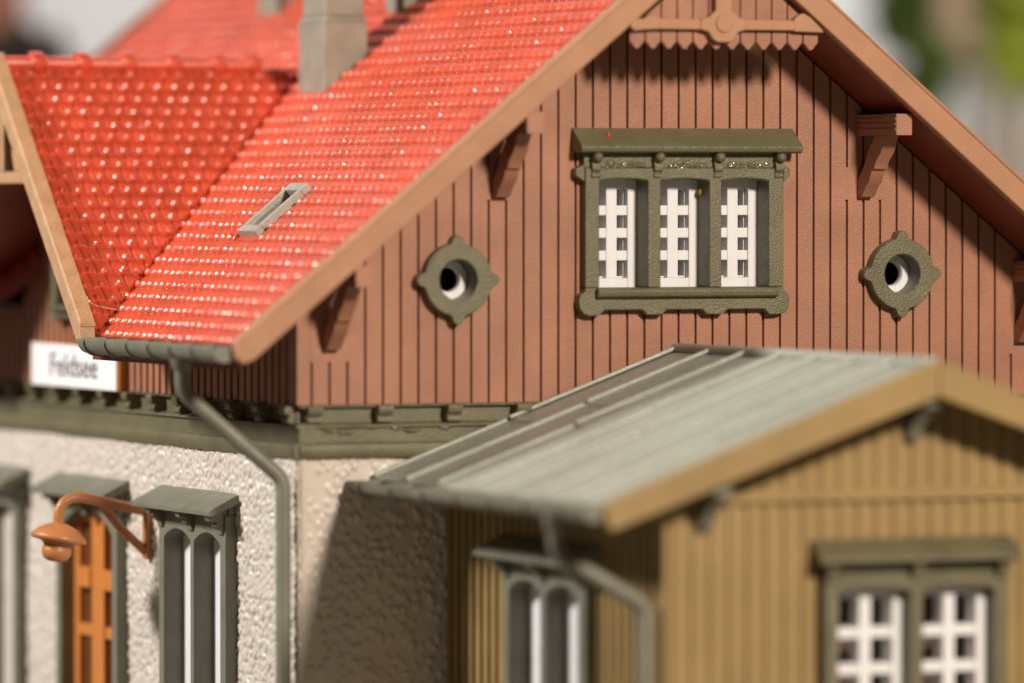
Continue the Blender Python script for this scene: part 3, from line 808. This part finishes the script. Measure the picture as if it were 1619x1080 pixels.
def house(name, x0, x1, y0, y1, ze, zr, wallm, roofm, label):
    r = empty(name, ((x0+x1)/2, (y0+y1)/2, GZ), label, 'house')
    m = MB(); m.box(x0, x1, y0, y1, GZ, ze); w = m.build('wall', M[wallm], r, .1)
    m = MB(); xm = (y0+y1)/2
    m.add([(x0-1, y0-1, ze), (x1+1, y0-1, ze), (x1+1, y1+1, ze), (x0-1, y1+1, ze), (x0-1, xm, zr), (x1+1, xm, zr)], [(0, 1, 5, 4), (2, 3, 4, 5), (1, 2, 5), (3, 0, 4), (0, 3, 2, 1)])
    m.build('roof', M[roofm], r, .05)
    for k in range(3):
        m = MB(); xx = x0+(x1-x0)*(k+.5)/3; m.box(xx-.6, xx+.6, y0-.06, y0-.003, -6, -3.5); m.build('window', M['dark'], r, 0)
    return r
house('brick_house', -6, 9.8, 60, 72, 7.5, 12, 'brick', 'slate', 'red brown brick house blurred behind the dormer at far left')
ph = house('pale_house', 38.1, 48.9, 57.7, 65.7, 3.5, 8.5, 'pale', 'terra', 'pale house with terracotta roof blurred behind the right bargeboard')
ph.rotation_euler.z = -th
def tree(name, x, y, zc, rx, rz, lm, n, label):
    r = empty(name, (x, y, GZ), label, 'tree')
    m = MB(); m.tube([(x, y, GZ), (x+.1, y, GZ+5), (x, y+.1, zc)], [.5, .4, .15], 10); m.build('trunk', M['bark'], r, 0)
    m = MB(); cl = []
    for k in range(26):
        a = random.uniform(0, 2*PI); h = random.uniform(-1, 1); q = math.sqrt(1-h*h)*random.uniform(.0, .9)
        cl.append((x+rx*q*math.cos(a), y+rx*q*math.sin(a), zc+rz*h, random.uniform(.3, .5)*rx))
    for k in range(n):
        c = random.choice(cl); d = Vector((random.gauss(0, 1), random.gauss(0, 1), random.gauss(0, 1))).normalized()*c[3]*random.uniform(.5, 1.1)
        p = Vector(c[:3])+d; t = Vector((random.gauss(0, 1), random.gauss(0, 1), random.gauss(0, 1)))  .normalized()*.26; b = t.orthogonal()*.6
        m.add([tuple(p-t), tuple(p+b), tuple(p+t), tuple(p-b)], [(0, 1, 2, 3)])
    m.build('crown', M[lm], r, 0, False)
    return r
tree('columnar_tree', 33.25, 57, 4.0, 1.15, 4.2, 'leafA', 9000, 'dark green columnar model tree just beyond the right roof slope')
tree('leafy_tree', 36.1, 56, 5.4, 1.9, 2.4, 'leafB', 8000, 'yellow green bushy model tree at the top right corner')
tree('round_bush', 7.4, 53, 1.6, 1.9, 1.9, 'hedge', 5000, 'dark brown bush in front of the red brown brick house')

# ================================================================== LIGHT
tgt = Vector((-1.0, 1.0, -2.0))
def lamp(name, d, dist, size, E, col, shape='DISK', target=tgt):
    l = bpy.data.lights.new(name, 'AREA'); l.shape = shape; l.size = size
    l.energy = E*math.pi*dist*dist; l.color = col
    o = bpy.data.objects.new(name, l); COL.objects.link(o)
    d = Vector(d).normalized(); o.location = target+d*dist
    o.rotation_euler = d.to_track_quat('Z', 'Y').to_euler()
    return o
lamp('key_lamp', (.09, -1, .41), 75, 8.5, 3.6, (1, .87, .73))
lamp('side_lamp', (-1, .30, .60), 70, 12, 4.3, (1, .945, .89))
bt = c0+Vector((0, 0, 95))
lamp('room_lamp', (-.2, -1, .0), 104, 50, 6.6, (.87, .91, 1), 'DISK', bt)  # added fill light that brightens the backdrop
hp = Vector((-41.57, -88.79, 0))+Fh*172+Rh*16+Vector((0, 0, 2))
lamp('background_lamp', -Fh*.75+Rh*.3+Vector((0, 0, .55)), 50, 14, 1.9, (1, .96, .92), 'DISK', hp)  # added fill light that brightens the blurred pale house

wd = bpy.data.worlds.new('World'); scene.world = wd; wd.use_nodes = True
bg = wd.node_tree.nodes['Background']; bg.inputs[0].default_value = (1, .90, .80, 1); bg.inputs[1].default_value = .05

# ================================================================== CAMERA
cam = bpy.data.cameras.new('camera'); co = bpy.data.objects.new('camera', cam); COL.objects.link(co)
cam.sensor_fit = 'HORIZONTAL'; cam.sensor_width = 36; cam.lens = 9800/1619*36
pt = math.atan(240/9800)
co.location = (-41.5672, -88.7893, 0)
fw = Vector((math.sin(th)*math.cos(pt), math.cos(th)*math.cos(pt), -math.sin(pt)))
co.rotation_euler = (-fw).to_track_quat('Z', 'Y').to_euler()
cam.dof.use_dof = True; cam.dof.focus_distance = 98.9; 
cam.dof.aperture_fstop = (cam.lens/1000)/(2.1*S)
cam.clip_start = .05*S*10; cam.clip_end = 1000
scene.camera = co

# ------------------------------------------------------------------ scale everything to metres
done = set()
for o in list(scene.objects):
    o.location = o.location*S
    if o.type == 'MESH':
        if o.data.name not in done:
            o.data.transform(Matrix.Scale(S, 4)); done.add(o.data.name)
        for md in o.modifiers:
            if md.type == 'BEVEL': md.width *= S
    elif o.type == 'LIGHT':
        o.data.size *= S; o.data.energy *= S*S
    elif o.type == 'EMPTY': o.empty_display_size *= S
cam.dof.focus_distance *= S; cam.clip_end *= S; cam.clip_start = .01

vs = scene.view_settings; vs.view_transform = 'Standard'; vs.look = 'None'; vs.exposure = 0; vs.gamma = 1; vs.use_curve_mapping = False
scene.cycles.use_denoising = True
scene.cycles.max_bounces = 8
